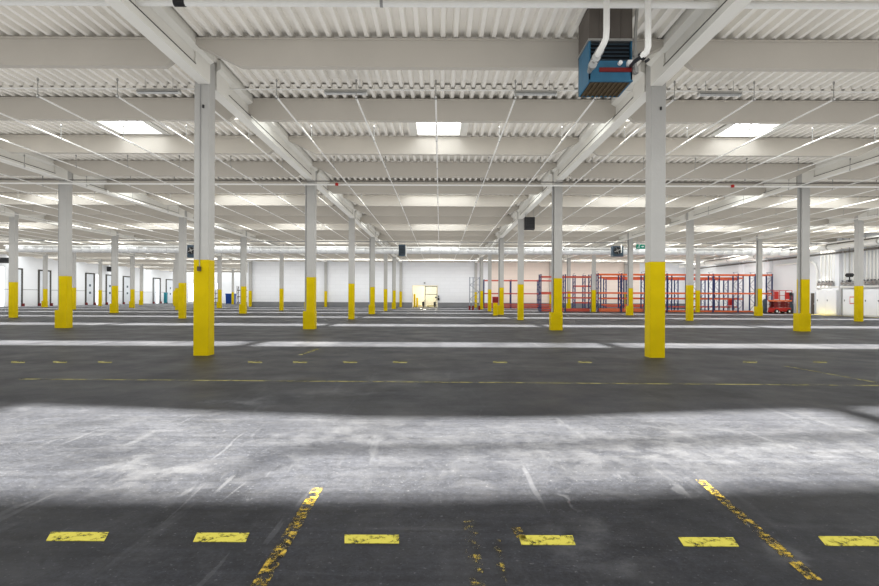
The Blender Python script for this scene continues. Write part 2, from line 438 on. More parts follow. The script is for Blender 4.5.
# columns
hw = .197
def column_proto():
    e = empty('concrete_column', (0, 0, 0), 'x', 'column', None, 'thing')
    mb = MB(); mb.cbox(-hw, hw, -hw, hw, 2.52, 7.80, .018); mb.build('shaft', 'column', e)
    mb = MB(); mb.cbox(-hw-.002, hw+.002, -hw-.002, hw+.002, 0, 2.52, .018); o = mb.build('painted_base', 'yellow', e); o['label'] = 'yellow painted foot'
    return e
def add_drain(e):
    mb = MB(); mb.tube([(-hw-.055, -.08, .80), (-hw-.055, -.08, 7.0)], .05, 10)
    for z in (3.2, 4.6, 6.0): mb.box(-hw-.115, -hw+.004, -.10, -.06, z, z+.04)
    o = mb.build('downpipe', 'grey_pipe', e); o['label'] = 'grey downpipe'
    mb = MB(); mb.cbox(-hw-.15, hw+.02, -hw-.06, hw+.02, 0, .87, .012)
    for z in (.28, .56): mb.box(-.02, hw+.026, -hw-.066, -hw-.05, z, z+.02)
    mb.box(-.03, -.01, -hw-.066, -hw-.05, .02, .60)
    o = mb.build('foot_guard', 'yellow', e); o['label'] = 'yellow boxed foot guard'
pa = column_proto(); pb = column_proto(); add_drain(pb)
used = {id(pa): 0, id(pb): 0}; firsts = []
for r in range(0, 9):
    for i, X in enumerate(LINES):
        y = ROW0 + BAY*r; px = CX + F*X/y
        if not -40 < px < 925: continue
        if r == 6 and X > XN+.6: y = YB-.26
        if r > 6 and X > XN+.6: continue
        if y > YB2-1: continue
        src = pb if r % 2 == 1 else pa
        if used[id(src)]: o = copy_tree(src)
        else: o = src; used[id(src)] = 1
        o.location = (X, y, 0)
        row = 'nearest row' if r == 0 else f'{ORD[r+1]} row from front'
        k = i-5
        o['label'] = f'white yellow-footed column, {row}, ' + (f'{ORD[k+1]} line right of aisle' if k >= 0 else f'{ORD[-k]} line left of aisle')
        o['group'] = 'columns with yellow feet'
        if r == 0 and abs(X) < 8: firsts.append(o)
for o in firsts:
    mb = MB(); mb.box(.03, .07, -hw-.04, -hw+.01, 6.50, 6.58); mb.build('hook', 'dark', o)
    if o.location.x < 0:
        o['label'] = 'white yellow-footed column with thin conduit and socket, nearest row, left of aisle'
        mb = MB(); mb.tube([(-.03, -hw-.018, 2.35), (-.03, -hw-.018, 7.1)], .012, 8)
        q = mb.build('conduit', 'grey_pipe', o); q['label'] = 'thin grey conduit'
        mb = MB(); mb.cbox(-.075, .015, -hw-.075, -hw, 2.22, 2.34, .012)
        q = mb.build('socket_box', 'rust', o); q['label'] = 'small brown socket box'

# rooflights
wn = 0
fms = {}
for k in sorted(nrow):
    for cx in nrow[k]:
        wn += 1
        if k not in fms:
            W_ = skw(k); D = SKY1+BAY*k-sky0(k); mb = MB(); t = .05
            for (a, c, e, f) in ((-W_-t, -W_+t, -t, D+t), (W_-t, W_+t, -t, D+t), (-W_, W_, -t, t), (-W_, W_, D-t, D+t)): mb.box(a, c, e, f, ZD-.01, 8.34)
            for s in (-1, 1): mb.box(s*(W_+.13)-.09, s*(W_+.13)+.09, -.09, D+.02, ZD-.03, ZD)
            for q in range(1, 4): mb.box(-W_+q*W_/2-.012, -W_+q*W_/2+.012, .04, D-.04, 8.21, 8.25)
            mb.box(-W_, W_, D/2-.012, D/2+.012, 8.21, 8.25)
            fr_m = mb.mesh('window_frame'); fr_m.materials.append(M['girder'])
            mb = MB(); mb.box(-W_+.03, W_-.03, .03, D-.03, 8.27, 8.31); pn_m = mb.mesh('pane'); pn_m.materials.append(M['sky_pane']); fms[k] = (fr_m, pn_m)
        fr_m, pn_m = fms[k]
        o = bpy.data.objects.new(f'window_{wn}', fr_m); COL.objects.link(o); o.location = (cx, sky0(k), 0)
        struct(o, f'white rooflight, {ORD[k+1]} row from the front, {bay_pos(round((cx-CB)/11.5)+4)}', 'rooflight', 'white rooflights')
        p = bpy.data.objects.new('pane', pn_m); COL.objects.link(p); p.parent = o; p['label'] = 'bright pane'
for k in sorted(nrow):  # panes over the unseen slots added to let the sun bands through
    y0 = BAY*k; wn += 1
    mb = MB(); mb.box(X0, X1 if y0+24 < YB+6 else XN, ST0+y0-.05, sty1(k)+.05, 8.10, 8.11)
    struct(mb.build(f'window_{wn}', 'glass'), f'clear pane over an added sunlight slot in the roof, {ORD[k+2]} from the front', 'rooflight')
wn += 1  # pane over the added overhead slot that shapes the nearest sun band
mb = MB(); mb.box(X0, X1, 3.9, 8.6, 8.10, 8.11); struct(mb.build(f'window_{wn}', 'glass'), 'wide clear pane over an added sunlight slot overhead, nearest', 'rooflight')
mb = MB(); mb.tube([(-1.5, 5.9, 7.7), (0, 5.95, 7.7), (6.3, 6.75, 7.7), (12, 7.4, 7.7)], .085, 8)  # unseen pipe, put in to cast the dark line across the sun band
tag(mb.build('shadow_pipe', 'grey_pipe'), 'unseen pipe added under the nearest sunlight slot to cast a shadow line', 'pipe')

# ------------------------------------------------------------------ pipework under the roof
PZ = 7.0
offs = (-4.17, -2.02, .14, 2.28, 4.54)
stub = MB(); stub.tube([(0, 0, 0), (0, 0, .47)], .012, 6); stub.tube([(0, 0, .40), (0, 0, .44), (0, 0, .47), (0, 0, .50)], [.012, .03, .03, .012], 8); stub.tube([(0, 0, -.04), (0, 0, .05)], .034, 8)
sm = stub.mesh('sprinkler_head'); sm.materials.append(M['steel'])
for k in range(-19, 18):
    x = -.14 + 2.17*k
    if min(abs(x-X) for X in LINES) < .26 or not XL+3 < x < XR-4: continue
    mb = MB(); mb.tube([(x, 14.7, PZ), (x, YB-2, PZ)], .026, 8)
    lab = 'thin white sprinkler pipe straight over the aisle' if k == 0 else f'thin white sprinkler pipe, {ordn(abs(k))} to the {"right" if k > 0 else "left"} of the middle one'
    o = tag(mb.build('sprinkler_pipe', 'white_pipe'), lab, 'sprinkler pipe', 'sprinkler pipes under the beams')
    y = 14.75
    while y < 36:
        s = bpy.data.objects.new('sprinkler_head', sm); COL.objects.link(s); s.location = (x, y, PZ); s.parent = o; y += 4
# main pipe across the top of the view
e = empty('main_pipe', (0, 10.85, 0), 'thick white pipe crossing the hall just under the nearest roof deck', 'pipe')
mb = MB(); mb.tube([(-20, 0, 7.45), (20, 0, 7.45)], .072, 14); mb.build('pipe', 'white_pipe', e)
mb = MB(); xq = (178.5-CX)*10.85/F; mb.tube([(xq-.11, 0, 7.45), (xq+.11, 0, 7.45)], .082, 14); mb.box(xq-.02, xq+.02, -.01, .01, 7.48, 7.8)
q = mb.build('clamp', 'dark', e); q['label'] = 'black clamp'
mb = MB()
for x in (-14, -10, -1.2, 9.5, 14): mb.tube([(x, 0, 7.50), (x, 0, 7.86)], .012, 6); mb.tube([(x-.03, 0, 7.45), (x+.03, 0, 7.45)], .078, 12)
mb.build('hanger', 'grey_pipe', e)
# cable tray and pale pipe further back
e = empty('cable_tray', (0, 25.7, 0), 'dark cable tray crossing the hall behind the second column row', 'cable tray')
mb = MB(); mb.box(-46, 38, -.06, .06, 7.05, 7.075); mb.build('tray', 'tray', e)
mb = MB(); mb.tube([(-46, -.02, 6.90), (38, -.02, 6.90)], .045, 8); q = mb.build('pipe', 'white_pipe', e); q['label'] = 'pale pipe clipped below'
for px in (336.5, 731.5):
    x = (px-CX)*25.6/F; mb = MB(); mb.tube([(x, -.16, 6.82), (x, -.16, 6.94)], .075, 12); mb.tube([(x, -.16, 6.90), (x, -.05, 6.90)], .02, 8)
    q = mb.build('alarm_bell', 'red', e); q['label'] = 'red alarm box'
for y, z in ((52.0, 6.9), (66.0, 6.9), (78, 6.9)):
    mb = MB(); mb.tube([(-44, y, z), (38, y, z)], .05, 8)
    tag(mb.build('cross_pipe', 'grey_pipe'), f'thin grey pipe crossing the hall under the beams, {"nearest" if y == 52 else ("second" if y == 66 else "farthest")} of three', 'pipe', 'thin cross pipes')

# lamps on a conduit under the first roof bay
e = empty('lamp_conduit', (0, 15.66, 0), 'thin white conduit carrying the strip lamps', 'conduit')
mb = MB(); mb.tube([(-13.5, 0, 7.56), (13.5, 0, 7.56)], .02, 8); mb.build('pipe', 'white_pipe', e)
lamp0 = None
for n, px in enumerate((159, 346, 535.5, 719.5)):
    x = (unroll(px, 91)[0]-CX)*15.6/F
    if lamp0 is None:
        lamp0 = empty('strip_lamp', (0, 0, 0), 'x', 'lamp', 'unlit strip lamps')
        mb = MB(); mb.prism([(-.10, .0), (.10, 0), (.07, .05), (.035, .08), (-.035, .08), (-.07, .05)], -.61, .61, 'x'); mb.build('housing', 'steel', lamp0)
        mb = MB()
        for s in (-1, 1): mb.tube([(-.59, s*.045, -.02), (.59, s*.045, -.02)], .014, 8)
        for s in (-1, 1): mb.box(s*.60-.012, s*.60+.012, -.08, .08, -.045, .0)
        mb.build('tube', 'tube', lamp0)
        for s in (-1, 1): mb = MB(); mb.tube([(s*.4, 0, .08), (s*.4, 0, .40)], .006, 6); mb.build('hanger', 'grey_pipe', lamp0)
        o = lamp0
    else: o = copy_tree(lamp0)
    o.location = (x, 15.6, 7.44)
    o['label'] = f'grey unlit strip lamp under the roof, {("leftmost", "second from left", "third from left", "rightmost")[n]} of four'

# round ventilation duct
e = empty('ventilation_duct', (0, 57.6, 6.56), 'long round galvanised duct crossing the hall below the beams', 'duct')
pts, rr = [], []
for k in range(83):
    x = -46 + k
    for dx, r_ in ((0, .375), (.05, .375), (.06, .36), (.99, .36)): pts.append((x+dx, 0, 0)); rr.append(r_)
mb = MB(); mb.tube(pts, rr, 20); mb.build('duct', 'galv', e)
mb = MB(); mb.tube([(-46, -.55, .28), (36, -.55, .28)], .07, 8); mb.build('pipe', 'white_pipe', e)

# ------------------------------------------------------------------ heaters
def big_heater():
    df, db = 11.65, 12.55; xl = (588-CX)*df/F; xr = xl + .93
    zf = lambda py: H + (HY + .65 - py)*df/F
    e = empty('unit_heater', ((xl+xr)/2, (df+db)/2, zf(81.6)), 'large blue unit heater with brown duct hanging beside the right girder', 'heater')
    T = Matrix.Translation(-e.location)
    def bl(mb, name, mat, lab=None):
        o = mb.build(name, mat, e); o.data.transform(T)
        if lab: o['label'] = lab
        return o
    zb, zblue, zlou, zt = zf(81.6), zf(60.5), zf(41), zf(10)
    mb = MB(); mb.box(xl, xr, df, df+.03, zb, zblue); mb.box(xl, xl+.03, df, db, zb, zlou); mb.box(xr-.03, xr, df, db, zb, zlou); mb.box(xl, xr, db-.03, db, zb, zlou)
    mb.box(xl-.01, xr+.01, df-.01, df+.012, zb, zb+.04); bl(mb, 'casing', 'blue')
    mb = MB(); mb.box(xl+.03, xr-.03, df+.05, db-.03, zb+.02, zb+.04)
    for k in range(9): x = xl + .06 + k*(xr-xl-.12)/8; mb.box(x-.012, x+.012, df+.03, db-.03, zb-.015, zb+.03)
    bl(mb, 'air_grille', 'rust')
    mb = MB(); mb.box(xl+.03, xr-.03, df+.10, db-.04, zblue, zlou); bl(mb, 'coil', 'dark')
    for k in range(5):
        z = zblue + (zlou-zblue)*(k+.5)/5; mb = MB()
        mb.prism([(df+.005, z-.035), (df+.02, z-.035), (df+.09, z+.03), (df+.075, z+.03)], xl+.05, xr-.05, 'x'); q = bl(mb, 'louvre', 'slate')
    mb = MB(); mb.box(xl-.02, xr+.02, df-.02, db+.02, zlou, zlou+.05); bl(mb, 'flange', 'steel')
    mb = MB(); mb.box(xl, xr, df, db, zlou+.05, zt+.1)
    for k in range(1, 4): x = xl + k*(xr-xl)/4; mb.box(x-.012, x+.012, df-.015, df+.01, zlou+.05, zt+.1)
    bl(mb, 'duct', 'brown')
    z0, z1 = zf(72), zf(68); mb = MB(); mb.box(xl+.22, xr-.02, df-.035, df+.01, z0, z1); bl(mb, 'pipe_rail', 'darkred', 'dark red rail')
    mb = MB(); mb.box(xr-.13, xr-.02, df-.12, df, zf(66.5), zf(62)); mb.tube([(xr-.28, df-.02, zf(64)), (xr-.28, df-.10, zf(64))], .045, 10); bl(mb, 'control_box', 'sign_white')
    mb = MB(); mb.tube([(xr+.05, df-.04, zf(75)), (xr+.05, df-.04, zf(36)), (xr+.09, df-.04, zf(6))], .035, 8); mb.tube([(xr+.05, df-.04, zf(52)), (xr+.05, df-.04, zf(57))], .06, 8); mb.tube([(xr+.05, df-.04, zf(68)), (xr+.05, df-.04, zf(74))], .07, 8)
    bl(mb, 'drain_pipe', 'steel')
    return xl, xr, df
xl, xr, df = big_heater()
p = lambda px, py, d=11.3: tuple(at(px, py, d))
e = empty('heating_pipe', p(606, 0), 'white heating pipe bending down to the blue heater with steel couplings, left of two', 'pipe', 'heating pipes at the blue heater')
mb = MB(); mb.tube([p(607, -60, 10.6), p(606.5, 30, 10.6), p(606, 38, 10.62), p(603.5, 44, 10.7), p(596, 58, 11.1)], .062, 12); o = mb.build('pipe', 'white_pipe'); o.parent = e; o.data.transform(Matrix.Translation(-e.location))
mb = MB()
for a, c, r in (((600, 50.5), (598, 54), .085), ((596.5, 57), (594.5, 61), .088), ((594.5, 61), (590, 69.5), .055), ((593, 64), (592, 66), .085)): mb.tube([p(*a, 11.0), p(*c, 11.2)], r, 12)
mb.tube([p(590, 69.5, 11.2), p(589.5, 71.5, 11.63)], .05, 10)
o = mb.build('coupling', 'steel'); o.parent = e; o.data.transform(Matrix.Translation(-e.location)); o['label'] = 'steel valve and coupling'
e = empty('heating_pipe', p(648, 0), 'white heating pipe with dark elbow reaching behind the girder head, right of two', 'pipe', 'heating pipes at the blue heater')
mb = MB(); mb.tube([p(648, -60, 10.6), p(648, 40, 10.6), p(648, 47, 10.6), p(646.5, 52, 10.6), p(642, 56, 10.7)], .062, 12); o = mb.build('pipe', 'white_pipe'); o.parent = e; o.data.transform(Matrix.Translation(-e.location))
mb = MB(); mb.tube([p(643.5, 55, 10.7), p(640.5, 57.5, 10.75)], .085, 12); mb.tube([p(641, 57, 10.72), p(634, 62, 11.2), p(631, 66, 11.6)], .04, 10); mb.tube([p(646.5, 59.5, 10.7), p(648, 61.5, 10.7)], .05, 8)
o = mb.build('coupling', 'dark'); o.parent = e; o.data.transform(Matrix.Translation(-e.location)); o['label'] = 'dark elbow and valve'

def small_heater(px0, px1, py0, py1, d, mat, label, fan=False, white_side=0):
    a, c = at(px0, py0, d), at(px1, py1, d); x0, x1, z0, z1 = a.x, c.x, c.z, a.z; D = .55
    e = empty('unit_heater', ((x0+x1)/2, d, z0), label, 'heater', 'unit heaters hung below the beams')
    w, h = (x1-x0)/2, z1-z0
    mb = MB(); mb.cbox(-w, w, 0, D, 0, h, .03); mb.build('casing', mat, e)
    mb = MB()
    if fan:
        mb.tube([(-w*.15, -.10, h*.55), (-w*.15, .02, h*.55)], min(w, h/2)*.72, 18); o = mb.build('fan_ring', 'dark', e)
        mb = MB(); mb.tube([(-w*.15, -.13, h*.55), (-w*.15, -.09, h*.55)], min(w, h/2)*.22, 12)
        for k in range(4):
            t = k*math.pi/2+.4; R = min(w, h/2)*.62; mb.bar((-w*.15, -.105, h*.55), (-w*.15+R*math.cos(t), -.105, h*.55+R*math.sin(t)), .02, .08)
        mb.build('fan', 'steel', e)
        mb = MB(); mb.tube([(w*.55, -.06, h*.35), (w*.55, -.06, h*.95), (w*.55, -.02, h*1.1)], .06, 8); q = mb.build('pipe', 'white_pipe', e)
    else:
        for k in range(6): z = h*(.14+.13*k); mb.box(-w*.88, w*.88, -.025, .01, z, z+h*.05)
        mb.build('louvre', 'dark', e)
    if white_side: mb = MB(); mb.tube([(w+.07, .1, 0), (w+.07, .1, h*.9)], .06, 8); q = mb.build('pipe', 'white_pipe', e); q['label'] = 'white pipe'
    mb = MB()
    for s in (-1, 1): mb.tube([(s*w*.8, D/2, h), (s*w*.8, D/2, ZT-z0)], .014, 6)
    mb.build('hanger', 'grey_pipe', e)
small_heater(398.6, 405.2, 244.5, 256, 54, 'slate', 'dark unit heater with white pipe hanging beside the central aisle, left of it', white_side=1)
small_heater(525, 535, 217, 229.2, 35.6, 'dark', 'black square unit heater beside the third-row column right of the aisle')
small_heater(612.5, 623.5, 246, 256.5, 55, 'slate', 'slate grey unit heater with round fan hanging above the pallet racks', fan=True)
small_heater(187, 197, 245, 257.5, 54.5, 'slate', 'slate grey unit heater with round fan hanging half behind columns on the left', fan=True)
small_heater(106.5, 113, 266.5, 271.5, 100, 'dark', 'small black unit heater high up in front of the left doors')
small_heater(-6, 11, 257.5, 263, 73, 'dark', 'black unit heater at the far left under the beams')

# ------------------------------------------------------------------ left wall doors and daylight panels
def side_rect(px0, px1, top_py, X):
    ya, yb = F*X/(px0-CX), F*X/(px1-CX)
    m = (px0+px1)/2; zt = side(m, top_py, X).z
    return min(ya, yb), max(ya, yb), zt
dn = 0
for px0, px1, top, kind in ((9.5, 21.5, 269, 0), (38.5, 50, 271, 0), (85.5, 93.6, 273.8, 0), (106, 113, 275.4, 0), (123, 131, 277, 0), (153, 160, 278.6, 0), (166, 174, 280, 0)):
    dn += 1; y0, y1, zt = side_rect(px0, px1, top, XL); ym, hwid = (y0+y1)/2, (y1-y0)/2
    mb = MB()
    for s in (-1, 1): mb.box(0, .10, s*hwid-.16, s*hwid+.16, 0, zt+.16)
    mb.box(0, .10, -hwid, hwid, zt-.05, zt+.16)
    o = struct(mb.build(f'door_{dn}', 'dark_strip', None, (XL, ym, 0)), f'tall white sectional door with dark frame, {ORD[dn]} along the left wall', 'door')
    mb = MB(); n = 7
    for k in range(n): mb.box(.01, .06, -hwid+.12, hwid-.12, zt*k/n+.012, zt*(k+1)/n-.012)
    mb.build('door_leaf', 'doorskin', o)
    for z in (1.95, 3.25):
        mb = MB(); mb.box(.05, .075, -.25, .25, z, z+.40); mb.build('door_window', 'slate' if px0 > 80 else 'grey_pipe', o)
    for s in (-1, 1):
        mb = MB(); mb.box(.1, .35, s*(hwid+.05)-.15, s*(hwid+.05)+.15, 0, .42); mb.build('buffer', 'darkred', o)
for px0, px1, top in ((-2, 4, 266), (95, 101, 274), (155.3, 158.5, 279)):
    y0, y1, zt = side_rect(px0, px1, top, XL); wn += 1
    mb = MB()
    for s in (y0, y1): mb.box(XL, XL+.09, s-.06, s+.06, 0, zt)
    mb.box(XL, XL+.09, y0, y1, zt-.08, zt); mb.box(XL, XL+.09, y0, y1, 2.4, 2.5)
    o = struct(mb.build(f'window_{wn}', 'doorskin'), 'tall daylight panel in the left wall', 'window')
    mb = MB(); mb.box(XL+.01, XL+.075, y0+.06, y1-.06, .05, zt-.08); mb.build('pane', 'day_pane', o)
mb = MB(); mb.box(XL, XL+.03, 70, 127, 2.44, 2.52); struct(mb.build('trim_3', 'grey_pipe'))
# recess at the back left: bright windows, containers
for px0, px1, py0, py1 in ((188.5, 194, 283.5, 301.5), (216, 219.5, 283, 289)):
    a, c = at(px0, py0, YB2), at(px1, py1, YB2); wn += 1
    mb = MB(); mb.box(a.x-.1, c.x+.1, YB2-.08, YB2, c.z-.1, c.z); mb.box(a.x-.1, c.x+.1, YB2-.08, YB2, a.z, a.z+.1)
    for x in (a.x-.1, (a.x+c.x)/2-.03, c.x): mb.box(x, x+.1, YB2-.08, YB2, c.z, a.z)
    o = struct(mb.build(f'window_{wn}', 'doorskin'), 'daylight window in the recess wall', 'window')
    mb = MB(); mb.box(a.x, c.x, YB2-.06, YB2-.01, c.z, a.z); mb.build('pane', 'day_pane', o)
def container(px0, px1, py0, d, mat, name, label, D=1.6):
    a, c = at(px0, py0, d), at(px1, py0, d); w = (c.x-a.x)/2; h = a.z
    e = empty(name, ((a.x+c.x)/2, d, 0), label, 'container')
    mb = MB(); mb.prism([(-w*.92, .14), (w*.92, .14), (w, h*.86), (-w, h*.86)], 0, D, 'y')
    for k in range(5): x = -w*.8 + k*w*.4; mb.box(x-.04, x+.04, -.05, .02, .2, h*.8)
    mb.build('body', mat, e)
    mb = MB(); mb.box(-w*1.03, w*1.03, -.04, D+.04, h*.86, h); mb.build('lid', mat, e)
    for sx in (-1, 1):
        for y in (.15, D-.15): mb = MB(); mb.tube([(sx*w*.8-.05, y, .09), (sx*w*.8+.05, y, .09)], .09, 12); mb.build('wheel', 'tyre', e)
container(225.5, 233.2, 293.5, 112, 'bluebin', 'waste_container', 'large blue container standing in the far recess between yellow column feet')
container(163.8, 166.2, 292.5, 118, 'teal', 'waste_container', 'narrow teal container against the left wall beside a bright door', .6)
def rack_plain(px0, px1, py0, d, name, label):
    a, c = at(px0, py0, d), at(px1, py0, d); w, h = c.x-a.x, a.z
    e = empty(name, (a.x, d, 0), label, 'rack')
    for x in (0, w):
        mb = MB()
        for y in (0, .9): mb.box(x-.05, x+.05, y-.05, y+.05, 0, h)
        for k in range(4): mb.bar((x, 0, h*k/4), (x, .9, h*(k+1)/4), .04)
        mb.build('upright_frame', 'brown', e)
    for z in (.3, h*.4, h*.75): mb = MB(); mb.box(0, w, -.06, 0, z, z+.14); mb.box(0, w, .85, .95, z, z+.14); mb.box(0, w, 0, .85, z+.1, z+.14); mb.build('shelf', 'rust', e)
rack_plain(237, 249, 286, 108, 'storage_rack', 'brown shelf rack standing in the far recess right of the blue container')
rack_plain(214, 219, 290, 110, 'storage_rack', 'narrow dark shelf rack in the far recess left of the blue container')

# ------------------------------------------------------------------ doorway in the back wall
dw = d1.x-d0.x; dz = d0.z
e = empty('door_8', ((d0.x+d1.x)/2, YB, 0), 'wide glazed doorway in the back wall opening to a warm lit room', 'door', None, 'structure')
mb = MB(); t = .12
mb.box(-dw/2-t, -dw/2, -.08, .3, 0, dz+t); mb.box(dw/2, dw/2+t, -.08, .3, 0, dz+t); mb.box(-dw/2, dw/2, -.08, .3, dz, dz+t); mb.build('door_frame', 'warmwall', e)
mb = MB(); mb.box(-.06, .06, .1, .2, 0, dz); mb.box(.06, dw/2, .1, .2, 2.0, 2.12); mb.box(.06, dw/2, .1, .2, dz-.12, dz); mb.box(dw/2-.08, dw/2, .1, .2, 0, dz); mb.build('mullion', 'steel', e)
mb = MB(); mb.box(.06, dw/2-.08, .14, .15, .1, dz-.12); mb.build('pane', 'glass', e)
mb = MB(); x0, x1 = d0.x-1.5, d1.x+1.5; y0, y1 = YB+.3, YB+7
mb.box(x0-.1, x1+.1, y1, y1+.1, 0, 4.2); mb.box(x0-.1, x0, y0, y1, 0, 4.2); mb.box(x1, x1+.1, y0, y1, 0, 4.2); mb.box(x0, x1, y0, y1, 4.1, 4.2)
struct(mb.build('wall_room', 'warmwall'), 'yellowish walls of the room beyond the doorway', 'wall')
for n, px in enumerate((414.6, 417.2)):
    p0 = at(px, 300, YB+2+n*1.5); mb = MB(); mb.tube([(0, 0, 0), (0, 0, 2.1-n*.6)], .16, 12); mb.tube([(0, 0, 2.1-n*.6), (0, 0, 2.14-n*.6)], [.16, .06], 12)
    o = mb.build('bollard', 'yellow', None, (p0.x, p0.y, 0)); tag(o, f'{"taller" if n == 0 else "shorter"} yellow bollard just inside the back doorway', 'bollard', 'bollards in the doorway')
for n, px in enumerate((420, 431.5)):
    p0 = at(px, 300, YB+4); e = empty('pallet_truck', (p0.x, p0.y, 0), f'low dark and yellow pallet truck in the room beyond the doorway, {"left" if n == 0 else "right"} one', 'pallet truck', 'pallet trucks in the room')
    mb = MB(); mb.box(-.75, .35, -.25, -.08, .12, .22); mb.box(-.75, .35, .08, .25, .12, .22); mb.build('fork', 'yellow', e)
    mb = MB(); mb.cbox(.35, .75, -.3, .3, .12, .85, .05); mb.build('body', 'dark', e)
    mb = MB(); mb.tube([(.6, 0, .8), (.85, 0, 1.25)], .03, 8); mb.tube([(.85, -.2, 1.25), (.85, .2, 1.25)], .03, 8); mb.build('handle', 'dark', e)
    for x in (-.6, .55): mb = MB(); mb.tube([(x, -.24, .09), (x, .24, .09)], .09, 12); mb.build('wheel', 'tyre', e)
a = at(424.6, 283, YB); mb = MB(); mb.cbox(-.14, .14, -.12, 0, -.12, .12, .03); mb.box(-.08, .08, -.14, -.12, -.06, .06); tag(mb.build('sensor', 'grey_pipe', None, tuple(a)), 'small grey sensor on the wall above the back doorway', 'sensor')
a = at(437.6, 299, YB); e = empty('control_box', tuple(a), 'black control box on the back wall right of the doorway', 'control box')
mb = MB(); mb.cbox(0, .30, -.2, 0, -.22, .22, .03); mb.build('body', 'dark', e); mb = MB(); mb.cbox(-.42, -.15, -.15, 0, .12, .36, .02); mb.box(0, .25, -.15, 0, .35, .55); mb.build('switch', 'slate', e)

# fire extinguisher box on stand
P = flo(495.2, 315.4); d = P.y; wq = .26
e = empty('extinguisher_stand', (P.x, d, 0), 'red extinguisher cabinet on a yellow stand beside a column right of the aisle', 'fire extinguisher')
mb = MB(); mb.cbox(-.19, .19, -.15, .15, 0, 1.12, .02); mb.box(-.22, .22, -.18, .18, 0, .05); mb.build('stand', 'yellow', e)
mb = MB(); mb.cbox(-wq, wq, -.17, .17, 1.12, 1.66, .03); mb.build('cabinet', 'red', e)
mb = MB(); mb.box(-wq+.05, wq-.05, -.185, -.165, 1.17, 1.61); mb.box(.12, .15, -.21, -.18, 1.34, 1.44); mb.build('cabinet_door', 'darkred', e)

# exit sign
a = at(640.5, 246.6, 50); e = empty('exit_sign', tuple(a), 'green running-man exit sign hanging below the beams', 'sign')
w_, h_ = .40, .20
mb = MB(); mb.box(-w_, w_, -.04, .04, -h_, h_); mb.build('panel', 'green', e)
mb = MB(); f = -.045
mb.tube([(-.12, f, .12), (-.12, f-.006, .12)], .035, 10)
for p_, q_, t_ in (((-.13, .08), (-.17, -.03), .06), ((-.17, -.03), (-.10, -.09), .035), ((-.10, -.09), (-.12, -.16), .03), ((-.17, -.03), (-.24, -.10), .035), ((-.24, -.10), (-.31, -.10), .03), ((-.12, .07), (-.05, .01), .025), ((-.14, .07), (-.23, .05), .025), ((-.23, .05), (-.25, -.01), .022)):
    mb.bar((p_[0], f, p_[1]), (q_[0], f, q_[1]), .012, t_)
mb.bar((.06, f, 0), (.20, f, 0), .012, .06); mb.prism([(.18, -.09), (.33, 0), (.18, .09)], f-.005, f+.005, 'y')
mb.build('pictogram', 'sign_white', e)
mb = MB()
for s in (-1, 1): mb.tube([(s*.3, 0, h_), (s*.3, 0, ZT-a.z)], .012, 6)
mb.build('hanger', 'grey_pipe', e)

# ------------------------------------------------------------------ pallet racks
def frame_mesh(h, D=1.1):
    mb = MB()
    for y in (0, D):
        mb.box(-.065, .065, y-.05, y+.05, 0, h); mb.box(-.09, .09, y-.08, y+.08, 0, .02)
    z = .2; s = 0
    while z < h-.5:
        mb.bar((0, 0 if s else D, z), (0, D if s else 0, z+.75), .035); z += .75; s ^= 1
        mb.bar((0, 0, z), (0, D, z), .03)
    me = mb.mesh('upright_frame'); return me
def rack(label, y, xs, h, levels, mat_f, mat_b, decks=(), D=1.1, skip=()):
    e = empty('pallet_rack', (xs[0], y, 0), label, 'pallet rack', 'pallet racks by the back wall')
    fm = frame_mesh(h, D); fm.materials.append(M[mat_f])
    for x in xs:
        o = bpy.data.objects.new('upright_frame', fm); COL.objects.link(o); o.parent = e; o.location = (x-xs[0], 0, 0)
    for k, (xa, xb) in enumerate(zip(xs, xs[1:])):
        L = xb-xa-.10
        for z in levels:
            if (k, z) in skip: continue
            for yy in (-.02, D+.02):
                mb = MB(); mb.box(0, L, yy-.025, yy+.025, z-.085, z+.085)
                for s in (-.004, L-.046): mb.box(s, s+.05, yy-.045, yy+.03, z-.12, z+.10)
                o = mb.build('beam', mat_b, e, (xa-xs[0]+.05, 0, 0))
    for k, z, n in decks:                        # loose beams laid on the floor or on a level
        xa, xb = xs[k], xs[k+1]
        for q in range(n):
            mb = MB(); mb.box(.15, xb-xa-.15, .1+q*.9/max(n, 1), .2+q*.9/max(n, 1), z, z+.16); mb.build('stacked_beam', mat_b, e, (xa-xs[0], 0, 0))
    return e
def X_at(px, d): return (px-CX)*d/F
yc = 63.1
rack('orange pallet rack with blue uprights, longest and nearest row', yc, [X_at(p_, yc) for p_ in (598, 621.5, 644.5, 667, 690, 713, 738, 755, 772)], 4.50, (2.2, 4.36), 'navy', 'orange',
     [(k, .02, 4) for k in (0, 1, 2, 3, 4, 5, 6)] + [(0, .22, 3), (1, .22, 3), (2, .22, 3)])
rack('orange pallet rack with blue uprights, second row just behind the longest', yc+1.5, [X_at(p_, yc+1.4) for p_ in (601, 624, 648, 672, 697, 719.5, 743.5)], 4.30, (1.55, 2.2, 4.05), 'navy', 'orange', [(0, .7, 3), (1, .7, 3)])
rack('red pallet rack with blue uprights, third row, seen through the others', 71.0, [X_at(p_, 71) for p_ in (606, 629, 652, 678, 705, 728, 749.5)], 4.3, (.5, 1.6, 4.1), 'navy', 'redbeam')
rack('short red pallet rack with blue uprights left of the long racks', yc, [X_at(p_, yc-.4) for p_ in (541.5, 566, 592.3)], 4.35, (1.6, 2.2, 4.05), 'navy', 'redbeam', [(0, .02, 3), (1, .02, 5), (0, .25, 2), (1, .2, 3)], skip=((0, 1.6),))
rack('low red pallet rack with violet uprights behind the short rack', 68.5, [X_at(p_, 68.5) for p_ in (575, 585, 596)], 4.5, (1.0, 3.1), 'navy', 'redbeam')
